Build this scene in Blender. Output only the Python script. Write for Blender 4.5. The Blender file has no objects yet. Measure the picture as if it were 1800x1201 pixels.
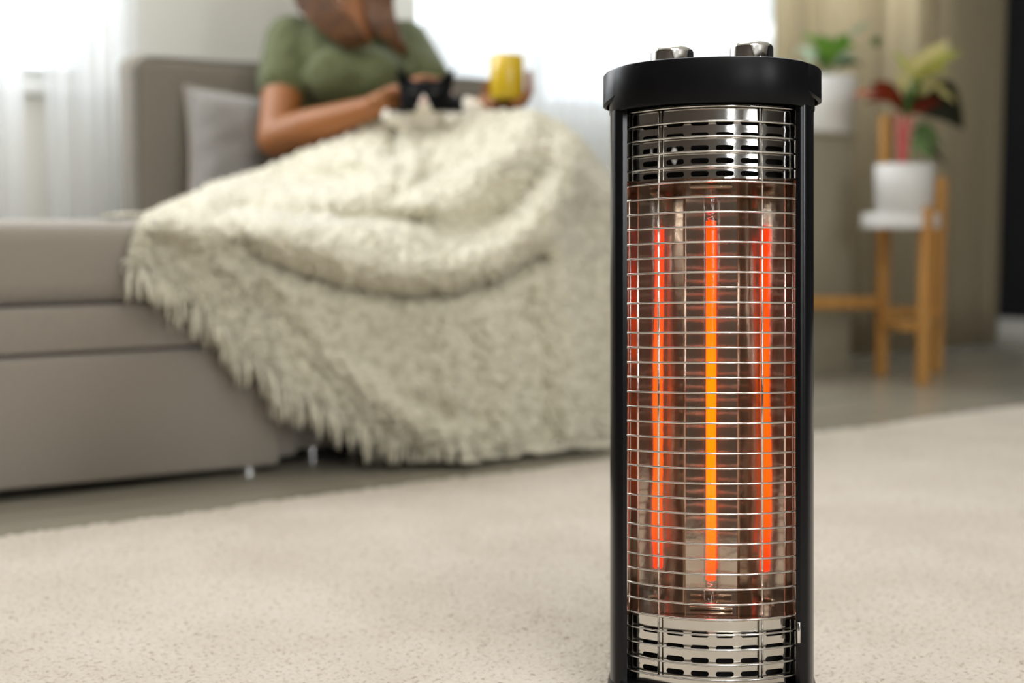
import bpy, bmesh, math, random
import numpy as np
from mathutils import Vector, Matrix, noise
random.seed(7); rng = np.random.default_rng(7)
sc = bpy.context.scene
C = sc.collection

# ------------------------------------------------------------------ camera
CAMZ = 0.46
YAW = math.radians(36.3); PITCH = math.radians(4.8); FPX = 2500.0
camd = bpy.data.cameras.new('camera'); cam = bpy.data.objects.new('camera', camd); C.objects.link(cam)
cam.location = (0, 0, CAMZ)
cam.rotation_euler = (math.pi/2 - PITCH, 0, -YAW)
camd.sensor_width = 36; camd.lens = 50.0; camd.clip_start = 0.02; camd.clip_end = 60
camd.dof.use_dof = True; camd.dof.focus_distance = 1.285; camd.dof.aperture_fstop = 2.9; camd.dof.aperture_blades = 0
sc.camera = cam
# ------------------------------------------------------------------ light / colour
sc.view_settings.view_transform = 'Standard'; sc.view_settings.look = 'None'
sc.view_settings.exposure = 0.0; sc.view_settings.gamma = 1.0; sc.view_settings.use_curve_mapping = False
w = bpy.data.worlds.new('daylight'); sc.world = w; w.use_nodes = True
bg = w.node_tree.nodes['Background']; bg.inputs[0].default_value = (0.97, 0.985, 1.0, 1); bg.inputs[1].default_value = 3.2
sc.cycles.use_denoising = True
sc.cycles.max_bounces = 10; sc.cycles.transparent_max_bounces = 16
sc.cycles.sample_clamp_indirect = 6.0
sc.cycles.caustics_reflective = False; sc.cycles.caustics_refractive = False

def area(name, loc, target, sx, sy, power, col):
    l = bpy.data.lights.new(name, 'AREA'); l.shape = 'RECTANGLE'; l.size = sx; l.size_y = sy
    l.energy = power; l.color = col
    o = bpy.data.objects.new(name, l); C.objects.link(o); o.location = loc
    o.rotation_euler = (Vector(target) - Vector(loc)).to_track_quat('-Z', 'Y').to_euler()
    return o
# added, unseen fill lamps; left and back ones strengthen the windows' daylight
area('rear_fill_light', (0.1, -0.9, 2.56), (0.1, -0.9, 0), 1.5, 1.5, 48, (1.0, 0.97, 0.93))  # made-up overhead fill for the sofa and blanket fronts
area('front_right_fill_light', (1.15, -3.12, 1.45), (1.6, 2.4, 0.3), 0.5, 1.5, 48, (0.96, 0.98, 1.0))  # added frontal fill; the front wall has no window
area('overhead_fill_light', (1.1, 1.75, 2.56), (1.1, 1.75, 0), 1.6, 1.6, 12, (1.0, 0.96, 0.90))  # made-up fill from above, no ceiling fixture
area('front_left_fill_light', (-0.62, -3.12, 1.45), (1.2, 1.6, 0.4), 0.55, 1.5, 34, (0.94, 0.97, 1.0))  # added fill without a window, placed to streak the upper vent plate
area('left_window_light', (0.45, 3.30, 1.65), (0.5, 1.6, 0.3), 1.3, 1.4, 46, (0.97, 0.98, 1.0))
area('back_window_light', (2.75, 3.28, 1.75), (2.0, 0.5, 0.2), 2.5, 1.5, 30, (0.95, 0.98, 1.0))

# camera basis, used to place things at their real distance along a sight line
R = Vector((math.cos(YAW), -math.sin(YAW), 0))
Fh = Vector((math.sin(YAW), math.cos(YAW), 0))
F = Fh*math.cos(PITCH) + Vector((0, 0, -math.sin(PITCH)))
U = Vector((0, 0, math.cos(PITCH))) + Fh*math.sin(PITCH)
CP = Vector((0, 0, CAMZ))
def ray(px, py): return F + R*((px-900)/FPX) + U*((600.5-py)/FPX)
def W(px, py, d): return CP + ray(px, py)*d
def Wv(px, py, v): r = ray(px, py); return CP + r*(v/r.y)
def Wz(px, py, z): r = ray(px, py); return CP + r*((z-CAMZ)/r.z)

# ------------------------------------------------------------------ materials
def srgb(r, g, b):
    f = lambda c: (c/255/12.92) if c/255 <= 0.04045 else ((c/255+0.055)/1.055)**2.4
    return (f(r), f(g), f(b), 1)
def mat(name, col, rough=0.6, metal=0.0, spec=0.5, sheen=0.0, noise_s=0, noise_a=0.15, bump_s=0, bump_d=0.1, bump_dist=0.01, coat=0.0, sub=0.0):
    m = bpy.data.materials.new(name); m.use_nodes = True
    nt = m.node_tree; b = nt.nodes['Principled BSDF']
    b.inputs['Base Color'].default_value = col; b.inputs['Roughness'].default_value = rough
    b.inputs['Metallic'].default_value = metal; b.inputs['Specular IOR Level'].default_value = spec
    b.inputs['Sheen Weight'].default_value = sheen; b.inputs['Coat Weight'].default_value = coat
    if sub: b.inputs['Subsurface Weight'].default_value = sub; b.inputs['Subsurface Radius'].default_value = (0.02, 0.008, 0.004); b.inputs['Subsurface Scale'].default_value = 0.5
    tc = nt.nodes.new('ShaderNodeTexCoord')
    if noise_s:
        n = nt.nodes.new('ShaderNodeTexNoise'); n.inputs['Scale'].default_value = noise_s; n.inputs['Detail'].default_value = 5
        nt.links.new(tc.outputs['Object'], n.inputs['Vector'])
        r = nt.nodes.new('ShaderNodeValToRGB')
        r.color_ramp.elements[0].position = 0.3; r.color_ramp.elements[1].position = 0.7
        r.color_ramp.elements[0].color = tuple(c*(1-noise_a) for c in col[:3])+(1,)
        r.color_ramp.elements[1].color = tuple(min(1, c*(1+noise_a)) for c in col[:3])+(1,)
        nt.links.new(n.outputs['Fac'], r.inputs[0]); nt.links.new(r.outputs[0], b.inputs['Base Color'])
    if bump_s:
        n2 = nt.nodes.new('ShaderNodeTexNoise'); n2.inputs['Scale'].default_value = bump_s; n2.inputs['Detail'].default_value = 4
        nt.links.new(tc.outputs['Object'], n2.inputs['Vector'])
        bp = nt.nodes.new('ShaderNodeBump'); bp.inputs['Strength'].default_value = bump_d; bp.inputs['Distance'].default_value = bump_dist
        nt.links.new(n2.outputs['Fac'], bp.inputs['Height']); nt.links.new(bp.outputs[0], b.inputs['Normal'])
    return m
M = {}
M['wall'] = mat('painted_wall', srgb(228, 226, 217), 0.8, bump_s=80, bump_d=0.05)
M['wall_dark'] = mat('dim_room_wall', srgb(62, 54, 47), 0.8, bump_s=80, bump_d=0.05)  # dimness of the unlit room end put into the wall colour
M['navy'] = mat('dark_navy_paint', srgb(22, 24, 32), 0.5, bump_s=80, bump_d=0.05)
M['ceiling'] = mat('white_ceiling', srgb(235, 235, 230), 0.9, bump_s=60, bump_d=0.05)
M['white'] = mat('white_gloss_paint', srgb(225, 225, 220), 0.4, noise_s=6, noise_a=0.02)
M['drape'] = mat('taupe_drape_cloth', srgb(190, 181, 158), 0.85, sheen=0.2, noise_s=60, noise_a=0.05)
M['sofa'] = mat('grey_upholstery', srgb(152, 144, 133), 0.9, sheen=0.5, noise_s=220, noise_a=0.07, bump_s=500, bump_d=0.25, bump_dist=0.002)
M['sofaback'] = mat('grey_upholstery_shaded', srgb(126, 119, 106), 0.9, sheen=0.3, noise_s=220, noise_a=0.07, bump_s=500, bump_d=0.25, bump_dist=0.002)  # sofa fabric with the backrest's shade put into its colour
M['pillow'] = mat('grey_velvet', srgb(130, 126, 120), 0.8, sheen=0.5, noise_s=30, noise_a=0.06, bump_s=14, bump_d=0.5, bump_dist=0.02)
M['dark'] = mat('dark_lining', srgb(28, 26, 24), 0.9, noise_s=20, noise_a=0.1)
M['chrome'] = mat('chrome', (0.80, 0.79, 0.77, 1), 0.06, metal=1, noise_s=40, noise_a=0.02)
M['wire'] = mat('chromed_wire', (0.84, 0.83, 0.81, 1), 0.14, metal=1, noise_s=300, noise_a=0.03)
M['reflector'] = mat('glow_tinted_reflector', (0.55, 0.47, 0.39, 1), 0.075, metal=1, bump_s=22, bump_d=0.06, bump_dist=0.004)  # brown from the element's glow is put into the metal colour
def hazy(m, f, rough, col):
    nt = m.node_tree; b = nt.nodes['Principled BSDF']
    g = nt.nodes.new('ShaderNodeBsdfGlossy'); g.inputs['Roughness'].default_value = rough; g.inputs[0].default_value = col
    mx = nt.nodes.new('ShaderNodeMixShader'); mx.inputs[0].default_value = f
    nt.links.new(b.outputs[0], mx.inputs[1]); nt.links.new(g.outputs[0], mx.inputs[2])
    nt.links.new(mx.outputs[0], nt.nodes['Material Output'].inputs[0])
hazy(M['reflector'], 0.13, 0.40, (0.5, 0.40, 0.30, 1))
M['plate'] = mat('perforated_steel', (0.66, 0.64, 0.60, 1), 0.11, metal=1, bump_s=18, bump_d=0.05, bump_dist=0.003)
M['gloss_black'] = mat('gloss_black_enamel', (0.006, 0.006, 0.007, 1), 0.22, spec=0.3, noise_s=40, noise_a=0.1)
M['cap_black'] = mat('satin_black_plastic', (0.006, 0.006, 0.007, 1), 0.34, spec=0.16, noise_s=60, noise_a=0.1, bump_s=900, bump_d=0.06, bump_dist=0.0005)
M['ceramic'] = mat('white_ceramic', srgb(232, 230, 225), 0.35, noise_s=20, noise_a=0.03)
M['pot'] = mat('white_planter_glaze', srgb(226, 224, 220), 0.45, noise_s=9, noise_a=0.03)
M['soil'] = mat('potting_soil', srgb(60, 45, 35), 0.95, noise_s=90, noise_a=0.5)
M['pedestal'] = mat('taupe_painted_board', srgb(160, 154, 134), 0.6, noise_s=5, noise_a=0.04)
M['skin'] = mat('skin', srgb(148, 92, 46), 0.5, noise_s=12, noise_a=0.05, sub=0.05)
M['tee'] = mat('olive_green_jersey', srgb(86, 92, 56), 0.85, sheen=0.1, noise_s=40, noise_a=0.06, bump_s=11, bump_d=0.8, bump_dist=0.03)
M['trousers'] = mat('dark_trouser_cloth', srgb(70, 72, 80), 0.9, noise_s=40, noise_a=0.1)
M['hair'] = mat('auburn_hair', srgb(86, 54, 24), 0.5, noise_s=30, noise_a=0.4, spec=0.3)
M['mug'] = mat('yellow_glaze', srgb(214, 180, 40), 0.25, noise_s=8, noise_a=0.03, coat=0.3)
M['tea'] = mat('dark_tea', srgb(70, 35, 15), 0.1, noise_s=8, noise_a=0.03)
M['pink'] = mat('pink_nose', srgb(214, 150, 140), 0.5, noise_s=30, noise_a=0.05)
M['eye'] = mat('eye_dark', srgb(30, 28, 15), 0.15, noise_s=30, noise_a=0.05)
M['lip'] = mat('lip_skin', srgb(180, 95, 85), 0.45, noise_s=30, noise_a=0.05)
def leafmat(name, c1, c2, tr=0.25):
    m = mat(name, c1, 0.45, noise_s=14, noise_a=0.2)
    nt = m.node_tree; b = nt.nodes['Principled BSDF']
    r = [n for n in nt.nodes if n.type == 'VALTORGB'][0]
    r.color_ramp.elements[0].color = c1; r.color_ramp.elements[1].color = c2
    b.inputs['Specular IOR Level'].default_value = 0.15
    t = nt.nodes.new('ShaderNodeBsdfTranslucent'); nt.links.new(r.outputs[0], t.inputs[0])
    mx = nt.nodes.new('ShaderNodeMixShader'); mx.inputs[0].default_value = tr
    nt.links.new(b.outputs[0], mx.inputs[1]); nt.links.new(t.outputs[0], mx.inputs[2])
    nt.links.new(mx.outputs[0], nt.nodes['Material Output'].inputs[0])
    return m
def translucent(m, tr, col):
    nt = m.node_tree; b = nt.nodes['Principled BSDF']
    t = nt.nodes.new('ShaderNodeBsdfTranslucent'); t.inputs[0].default_value = col
    mx = nt.nodes.new('ShaderNodeMixShader'); mx.inputs[0].default_value = tr
    nt.links.new(b.outputs[0], mx.inputs[1]); nt.links.new(t.outputs[0], mx.inputs[2])
    nt.links.new(mx.outputs[0], nt.nodes['Material Output'].inputs[0])
translucent(M['drape'], 0.6, srgb(222, 212, 190))
M['leaf_green'] = leafmat('fresh_green_leaf', srgb(88, 145, 50), srgb(150, 190, 90))
M['leaf_pale'] = leafmat('pale_mint_leaf', srgb(170, 200, 170), srgb(205, 222, 200))
M['leaf_cream'] = leafmat('cream_yellow_leaf', srgb(205, 195, 120), srgb(226, 216, 165))
M['leaf_lime'] = leafmat('lime_leaf', srgb(170, 180, 80), srgb(205, 205, 110))
M['leaf_red'] = leafmat('red_leaf', srgb(48, 22, 10), srgb(170, 60, 32), 0.12)
M['leaf_dark'] = leafmat('dark_leaf', srgb(16, 20, 8), srgb(42, 40, 18), 0.05)
M['leaf_mid'] = leafmat('mid_green_leaf', srgb(58, 82, 42), srgb(110, 140, 85), 0.15)
M['stem_pink'] = mat('pink_stem', srgb(208, 88, 88), 0.5, noise_s=30, noise_a=0.1)
M['stem_green'] = mat('green_stem', srgb(110, 140, 60), 0.5, noise_s=30, noise_a=0.1)

def wood(name, c1, c2, scale, rough):
    m = bpy.data.materials.new(name); m.use_nodes = True; nt = m.node_tree; b = nt.nodes['Principled BSDF']
    tc = nt.nodes.new('ShaderNodeTexCoord'); mp = nt.nodes.new('ShaderNodeMapping'); mp.inputs['Scale'].default_value = scale
    n = nt.nodes.new('ShaderNodeTexNoise'); n.inputs['Scale'].default_value = 4; n.inputs['Detail'].default_value = 8
    r = nt.nodes.new('ShaderNodeValToRGB'); r.color_ramp.elements[0].color = c1; r.color_ramp.elements[1].color = c2
    r.color_ramp.elements[0].position = 0.3; r.color_ramp.elements[1].position = 0.7
    nt.links.new(tc.outputs['Object'], mp.inputs[0]); nt.links.new(mp.outputs[0], n.inputs['Vector'])
    nt.links.new(n.outputs['Fac'], r.inputs[0]); nt.links.new(r.outputs[0], b.inputs['Base Color'])
    b.inputs['Roughness'].default_value = rough
    return m, nt, b, r, tc
M['bamboo'] = wood('honey_wood', srgb(186, 132, 66), srgb(214, 162, 92), (6, 6, 0.8), 0.45)[0]
m, nt, b, r, tc = wood('grey_floorboards', srgb(152, 146, 131), srgb(176, 170, 154), (0.6, 7, 1), 0.24)
br = nt.nodes.new('ShaderNodeTexBrick'); br.inputs['Scale'].default_value = 1.0; br.inputs['Brick Width'].default_value = 1.3; br.inputs['Row Height'].default_value = 0.19
br.inputs['Mortar Size'].default_value = 0.0015; br.inputs['Color1'].default_value = (1, 1, 1, 1); br.inputs['Color2'].default_value = (0.88, 0.88, 0.88, 1); br.inputs['Mortar'].default_value = (0.4, 0.4, 0.4, 1)
mx = nt.nodes.new('ShaderNodeMixRGB'); mx.blend_type = 'MULTIPLY'; mx.inputs[0].default_value = 1
nt.links.new(tc.outputs['Object'], br.inputs['Vector']); nt.links.new(r.outputs[0], mx.inputs[1]); nt.links.new(br.outputs[0], mx.inputs[2]); nt.links.new(mx.outputs[0], b.inputs['Base Color'])
M['floor'] = m

def rugmat():
    m = bpy.data.materials.new('beige_rug_pile'); m.use_nodes = True; nt = m.node_tree; b = nt.nodes['Principled BSDF']
    b.inputs['Roughness'].default_value = 0.95; b.inputs['Sheen Weight'].default_value = 0.3; b.inputs['Specular IOR Level'].default_value = 0.1
    tc = nt.nodes.new('ShaderNodeTexCoord')
    n = nt.nodes.new('ShaderNodeTexNoise'); n.inputs['Scale'].default_value = 170; n.inputs['Detail'].default_value = 5; n.inputs['Roughness'].default_value = 0.6
    r = nt.nodes.new('ShaderNodeValToRGB')
    r.color_ramp.elements[0].position = 0.30; r.color_ramp.elements[0].color = srgb(150, 130, 108)
    r.color_ramp.elements[1].position = 0.44; r.color_ramp.elements[1].color = srgb(210, 199, 183)
    e = r.color_ramp.elements.new(0.75); e.color = srgb(220, 210, 195)
    n3 = nt.nodes.new('ShaderNodeTexNoise'); n3.inputs['Scale'].default_value = 5; n3.inputs['Detail'].default_value = 3
    r3 = nt.nodes.new('ShaderNodeValToRGB'); r3.color_ramp.elements[0].color = (0.9, 0.885, 0.87, 1); r3.color_ramp.elements[1].color = (1, 1, 1, 1)
    r3.color_ramp.elements[0].position = 0.35; r3.color_ramp.elements[1].position = 0.65
    mx = nt.nodes.new('ShaderNodeMixRGB'); mx.blend_type = 'MULTIPLY'; mx.inputs[0].default_value = 1
    for a in (n, n3): nt.links.new(tc.outputs['Object'], a.inputs['Vector'])
    nt.links.new(n.outputs['Fac'], r.inputs[0]); nt.links.new(n3.outputs['Fac'], r3.inputs[0])
    nt.links.new(r.outputs[0], mx.inputs[1]); nt.links.new(r3.outputs[0], mx.inputs[2]); nt.links.new(mx.outputs[0], b.inputs['Base Color'])
    bp = nt.nodes.new('ShaderNodeBump'); bp.inputs['Strength'].default_value = 0.6; bp.inputs['Distance'].default_value = 0.006
    n2 = nt.nodes.new('ShaderNodeTexNoise'); n2.inputs['Scale'].default_value = 220; n2.inputs['Detail'].default_value = 4
    nt.links.new(tc.outputs['Object'], n2.inputs['Vector']); nt.links.new(n2.outputs['Fac'], bp.inputs['Height']); nt.links.new(bp.outputs[0], b.inputs['Normal'])
    return m
M['rug'] = rugmat()
def yarn():
    m = mat('cream_boucle_yarn', srgb(228, 220, 196), 0.95, sheen=0.6, noise_s=55, noise_a=0.12, bump_s=160, bump_d=0.6, bump_dist=0.005, spec=0.1)
    r = [n for n in m.node_tree.nodes if n.type == 'VALTORGB'][0]
    r.color_ramp.elements[0].color = srgb(206, 200, 176); r.color_ramp.elements[1].color = srgb(232, 227, 206)
    r.color_ramp.elements[0].position = 0.36; r.color_ramp.elements[1].position = 0.52
    return m
M['yarn'] = yarn()
def sheer():
    m = bpy.data.materials.new('white_sheer_cloth'); m.use_nodes = True; nt = m.node_tree
    nt.nodes.remove(nt.nodes['Principled BSDF'])
    d = nt.nodes.new('ShaderNodeBsdfDiffuse'); d.inputs[0].default_value = (0.92, 0.92, 0.91, 1)
    t = nt.nodes.new('ShaderNodeBsdfTranslucent'); t.inputs[0].default_value = (0.92, 0.93, 0.93, 1)
    tr = nt.nodes.new('ShaderNodeBsdfTransparent')
    n = nt.nodes.new('ShaderNodeTexNoise'); n.inputs['Scale'].default_value = 300
    tc = nt.nodes.new('ShaderNodeTexCoord'); nt.links.new(tc.outputs['Object'], n.inputs['Vector'])
    mr = nt.nodes.new('ShaderNodeMapRange'); mr.inputs[3].default_value = 0.10; mr.inputs[4].default_value = 0.22
    nt.links.new(n.outputs['Fac'], mr.inputs[0])
    a = nt.nodes.new('ShaderNodeMixShader'); a.inputs[0].default_value = 0.55
    nt.links.new(d.outputs[0], a.inputs[1]); nt.links.new(t.outputs[0], a.inputs[2])
    c = nt.nodes.new('ShaderNodeMixShader'); nt.links.new(mr.outputs[0], c.inputs[0])
    nt.links.new(a.outputs[0], c.inputs[1]); nt.links.new(tr.outputs[0], c.inputs[2])
    nt.links.new(c.outputs[0], nt.nodes['Material Output'].inputs[0])
    return m
M['sheer'] = sheer()
def glass(name, tint, gl=0.05):
    m = bpy.data.materials.new(name); m.use_nodes = True; nt = m.node_tree
    nt.nodes.remove(nt.nodes['Principled BSDF'])
    tr = nt.nodes.new('ShaderNodeBsdfTransparent'); tr.inputs[0].default_value = tint
    g = nt.nodes.new('ShaderNodeBsdfGlossy'); g.inputs['Roughness'].default_value = 0.02
    lw = nt.nodes.new('ShaderNodeLayerWeight'); lw.inputs[0].default_value = 0.25
    mp = nt.nodes.new('ShaderNodeMath'); mp.operation = 'MULTIPLY_ADD'; mp.inputs[1].default_value = 0.6; mp.inputs[2].default_value = gl
    nt.links.new(lw.outputs['Facing'], mp.inputs[0])
    mx = nt.nodes.new('ShaderNodeMixShader'); nt.links.new(mp.outputs[0], mx.inputs[0])
    nt.links.new(tr.outputs[0], mx.inputs[1]); nt.links.new(g.outputs[0], mx.inputs[2])
    nt.links.new(mx.outputs[0], nt.nodes['Material Output'].inputs[0])
    return m
M['pane'] = glass('window_glass', (0.93, 0.97, 1.0, 1))
M['quartz'] = glass('quartz_tube', (0.97, 0.95, 0.93, 1), 0.03)
def glow():
    m = bpy.data.materials.new('glowing_filament'); m.use_nodes = True; nt = m.node_tree
    nt.nodes.remove(nt.nodes['Principled BSDF'])
    e = nt.nodes.new('ShaderNodeEmission')
    tc = nt.nodes.new('ShaderNodeTexCoord'); sp = nt.nodes.new('ShaderNodeSeparateXYZ'); nt.links.new(tc.outputs['Object'], sp.inputs[0])
    mr = nt.nodes.new('ShaderNodeMapRange'); mr.inputs[1].default_value = 0.118; mr.inputs[2].default_value = 0.462
    nt.links.new(sp.outputs[2], mr.inputs[0])
    r = nt.nodes.new('ShaderNodeValToRGB'); cr = r.color_ramp
    cr.elements[0].position = 0.0; cr.elements[0].color = (0.75, 0.035, 0.0, 1)
    cr.elements[1].position = 1.0; cr.elements[1].color = (0.8, 0.03, 0.0, 1)
    for p, c in ((0.03, (1, 0.036, 0.002, 1)), (0.12, (1, 0.078, 0.001, 1)), (0.25, (1, 0.108, 0.001, 1)), (0.6, (1, 0.108, 0.001, 1)), (0.75, (1, 0.065, 0.001, 1)), (0.97, (1, 0.034, 0.001, 1))):
        el = cr.elements.new(p); el.color = c
    nt.links.new(mr.outputs[0], r.inputs[0]); nt.links.new(r.outputs[0], e.inputs[0])
    e.inputs[1].default_value = 3.6
    nt.links.new(e.outputs[0], nt.nodes['Material Output'].inputs[0])
    return m
M['glow'] = glow()
def catmat():
    m = mat('black_and_white_fur', (0.8, 0.8, 0.78, 1), 0.9, spec=0.1, bump_s=180, bump_d=0.5, bump_dist=0.004)
    nt = m.node_tree; b = nt.nodes['Principled BSDF']
    tc = nt.nodes.new('ShaderNodeTexCoord'); sp = nt.nodes.new('ShaderNodeSeparateXYZ'); nt.links.new(tc.outputs['Object'], sp.inputs[0])
    n = nt.nodes.new('ShaderNodeTexNoise'); n.inputs['Scale'].default_value = 60; nt.links.new(tc.outputs['Object'], n.inputs['Vector'])
    def mth(op, a, b_, c=None):
        q = nt.nodes.new('ShaderNodeMath'); q.operation = op
        for i, v in enumerate((a, b_, c)):
            if v is None: continue
            if isinstance(v, (int, float)): q.inputs[i].default_value = v
            else: nt.links.new(v, q.inputs[i])
        return q.outputs[0]
    x, y, z = sp.outputs[0], sp.outputs[1], sp.outputs[2]
    nz = mth('MULTIPLY_ADD', n.outputs['Fac'], 0.012, -0.006)
    ax = mth('ABSOLUTE', mth('ADD', x, nz), 0)
    blz = mth('MAXIMUM', mth('MULTIPLY_ADD', z, -0.5, 0.001), 0.0)      # blaze half width grows downward
    inblz = mth('GREATER_THAN', mth('ADD', ax, 0.0), mth('ADD', blz, mth('MULTIPLY', mth('GREATER_THAN', z, 0.016), -1.0)))
    above = mth('GREATER_THAN', mth('ADD', z, nz), -0.034)
    near = mth('LESS_THAN', ax, 0.078)
    f = mth('MULTIPLY', mth('MULTIPLY', inblz, above), near)
    mx = nt.nodes.new('ShaderNodeMixRGB'); mx.inputs[1].default_value = srgb(226, 220, 208); mx.inputs[2].default_value = (0.004, 0.004, 0.005, 1)
    nt.links.new(f, mx.inputs[0]); nt.links.new(mx.outputs[0], b.inputs['Base Color'])
    return m
M['cat'] = catmat()

# ------------------------------------------------------------------ mesh helpers
def link(name, me, m, parent=None, smooth=True):
    o = bpy.data.objects.new(name, me); C.objects.link(o)
    if m: me.materials.append(m)
    if parent: o.parent = parent
    if smooth:
        for p in me.polygons: p.use_smooth = True
    return o
def obj(name, bm, m, parent=None, smooth=True, auto=None):
    bmesh.ops.recalc_face_normals(bm, faces=bm.faces[:])
    me = bpy.data.meshes.new(name); bm.to_mesh(me); bm.free()
    o = link(name, me, m, parent, smooth)
    if auto and smooth:
        md = o.modifiers.new('split', 'EDGE_SPLIT'); md.split_angle = math.radians(auto)
    return o
def tag(o, label=None, cat=None, group=None, kind=None):
    if label: o['label'] = label
    if cat: o['category'] = cat
    if group: o['group'] = group
    if kind: o['kind'] = kind
    return o
def empty(name, loc=(0, 0, 0)):
    o = bpy.data.objects.new(name, None); C.objects.link(o); o.location = loc; o.empty_display_size = 0.05
    return o
def box(bm, x0, x1, y0, y1, z0, z1, bev=0, seg=3):
    r = bmesh.ops.create_cube(bm, size=1)
    for v in r['verts']:
        v.co = Vector(((x0+x1)/2 + v.co.x*(x1-x0), (y0+y1)/2 + v.co.y*(y1-y0), (z0+z1)/2 + v.co.z*(z1-z0)))
    if bev:
        es = list({e for v in r['verts'] for e in v.link_edges})
        bmesh.ops.bevel(bm, geom=es, offset=bev, segments=seg, affect='EDGES', profile=0.5)
def tube(bm, pts, rad, seg=8, closed=False, caps=True, flat=1.0):
    pts = [Vector(p) for p in pts]; n = len(pts)
    rads = rad if isinstance(rad, (list, tuple)) else [rad]*n
    rings = []; up = None
    for i, p in enumerate(pts):
        t = ((pts[(i+1) % n]-pts[i-1]) if closed else (pts[min(i+1, n-1)]-pts[max(i-1, 0)])).normalized()
        if up is None:
            up = Vector((0, 0, 1)) if abs(t.z) < 0.9 else Vector((1, 0, 0))
        a = t.cross(up).normalized(); b = a.cross(t).normalized(); up = b
        rings.append([bm.verts.new(p + (a*math.cos(k*2*math.pi/seg) + b*math.sin(k*2*math.pi/seg)*flat)*rads[i]) for k in range(seg)])
    for i in range(n if closed else n-1):
        A, B = rings[i], rings[(i+1) % n]
        for k in range(seg):
            bm.faces.new((A[k], A[(k+1) % seg], B[(k+1) % seg], B[k]))
    if caps and not closed:
        bm.faces.new(rings[0]); bm.faces.new(rings[-1])
def lathe(bm, prof, cx=0, cy=0, seg=40, cap0=True, cap1=True):
    rings = [[bm.verts.new((cx+r*math.cos(2*math.pi*k/seg), cy+r*math.sin(2*math.pi*k/seg), z)) for k in range(seg)] for r, z in prof]
    for A, B in zip(rings, rings[1:]):
        for k in range(seg): bm.faces.new((A[k], A[(k+1) % seg], B[(k+1) % seg], B[k]))
    if cap0: bm.faces.new(rings[0])
    if cap1: bm.faces.new(rings[-1])
def ell(bm, c, r, rot=None, seg=16):
    q = bmesh.ops.create_uvsphere(bm, u_segments=seg, v_segments=max(8, seg//2+2), radius=1)
    Mx = Matrix.Translation(Vector(c)) @ (rot.to_4x4() if rot else Matrix.Identity(4)) @ Matrix.Diagonal((*r, 1))
    bmesh.ops.transform(bm, matrix=Mx, verts=q['verts'])
def cone(bm, a, b, ra, rb, seg=14):
    """tapered limb with rounded ends"""
    a = Vector(a); b = Vector(b); t = (b-a).normalized()
    pts, rd = [], []
    for k in range(5):
        th = math.pi/2*(k/5); pts.append(a - t*ra*math.cos(th)); rd.append(max(ra*math.sin(th), ra*0.12))
    for k in range(5): f = k/4; pts.append(a.lerp(b, f)); rd.append(ra+(rb-ra)*f)
    for k in range(1, 6):
        th = math.pi/2*(k/5); pts.append(b + t*rb*math.sin(th)); rd.append(max(rb*math.cos(th), rb*0.12))
    tube(bm, pts, rd, seg)
def limb(bm, pts, rads):
    for i in range(len(pts)-1): cone(bm, pts[i], pts[i+1], rads[i], rads[i+1])
def remesh(o, vox, it=5, fac=0.5):
    m = o.modifiers.new('remesh', 'REMESH'); m.mode = 'VOXEL'; m.voxel_size = vox; m.use_smooth_shade = True
    s = o.modifiers.new('smooth', 'SMOOTH'); s.iterations = it; s.factor = fac
def prism(bm, outline, z0, z1, cap=True):
    A = [bm.verts.new((x, y, z0)) for x, y in outline]; B = [bm.verts.new((x, y, z1)) for x, y in outline]
    n = len(outline)
    for i in range(n): bm.faces.new((A[i], A[(i+1) % n], B[(i+1) % n], B[i]))
    if cap: bm.faces.new(A); bm.faces.new(B)
def grid_mesh(name, P, m, parent=None, flip=False):
    nv, nu, _ = P.shape
    me = bpy.data.meshes.new(name)
    idx = np.arange(nv*nu).reshape(nv, nu)
    f = np.stack([idx[:-1, :-1], idx[:-1, 1:], idx[1:, 1:], idx[1:, :-1]], -1).reshape(-1, 4)
    if flip: f = f[:, ::-1]
    me.from_pydata(P.reshape(-1, 3).tolist(), [], f.tolist())
    return link(name, me, m, parent)
def catmull(P, n):
    """resample control rows along axis 0 to n samples"""
    P = np.asarray(P, float); k = len(P); t = np.linspace(0, k-1, n); i = np.minimum(t.astype(int), k-2); f = (t-i)
    f = f.reshape((-1,)+(1,)*(P.ndim-1))
    p0 = P[np.maximum(i-1, 0)]; p1 = P[i]; p2 = P[i+1]; p3 = P[np.minimum(i+2, k-1)]
    return 0.5*((2*p1)+(-p0+p2)*f+(2*p0-5*p1+4*p2-p3)*f*f+(-p0+3*p1-3*p2+p3)*f**3)

# ================================================================== ROOM
XL, XR, YF, YB, ZC = -1.2, 4.95, -3.2, 3.55, 2.6
def struct(name, bm, m, parent=None, smooth=False):
    o = obj(name, bm, m, parent, smooth)
    if not parent: o['kind'] = 'structure'
    return o
bm = bmesh.new(); box(bm, XL-.1, XR+.1, YF-.1, YB+.25, -0.1, 0); struct('floor', bm, M['floor'])
bm = bmesh.new(); box(bm, XL-.1, XR+.1, YF-.1, YB+.25, ZC, ZC+.1); struct('ceiling', bm, M['ceiling'])
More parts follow.
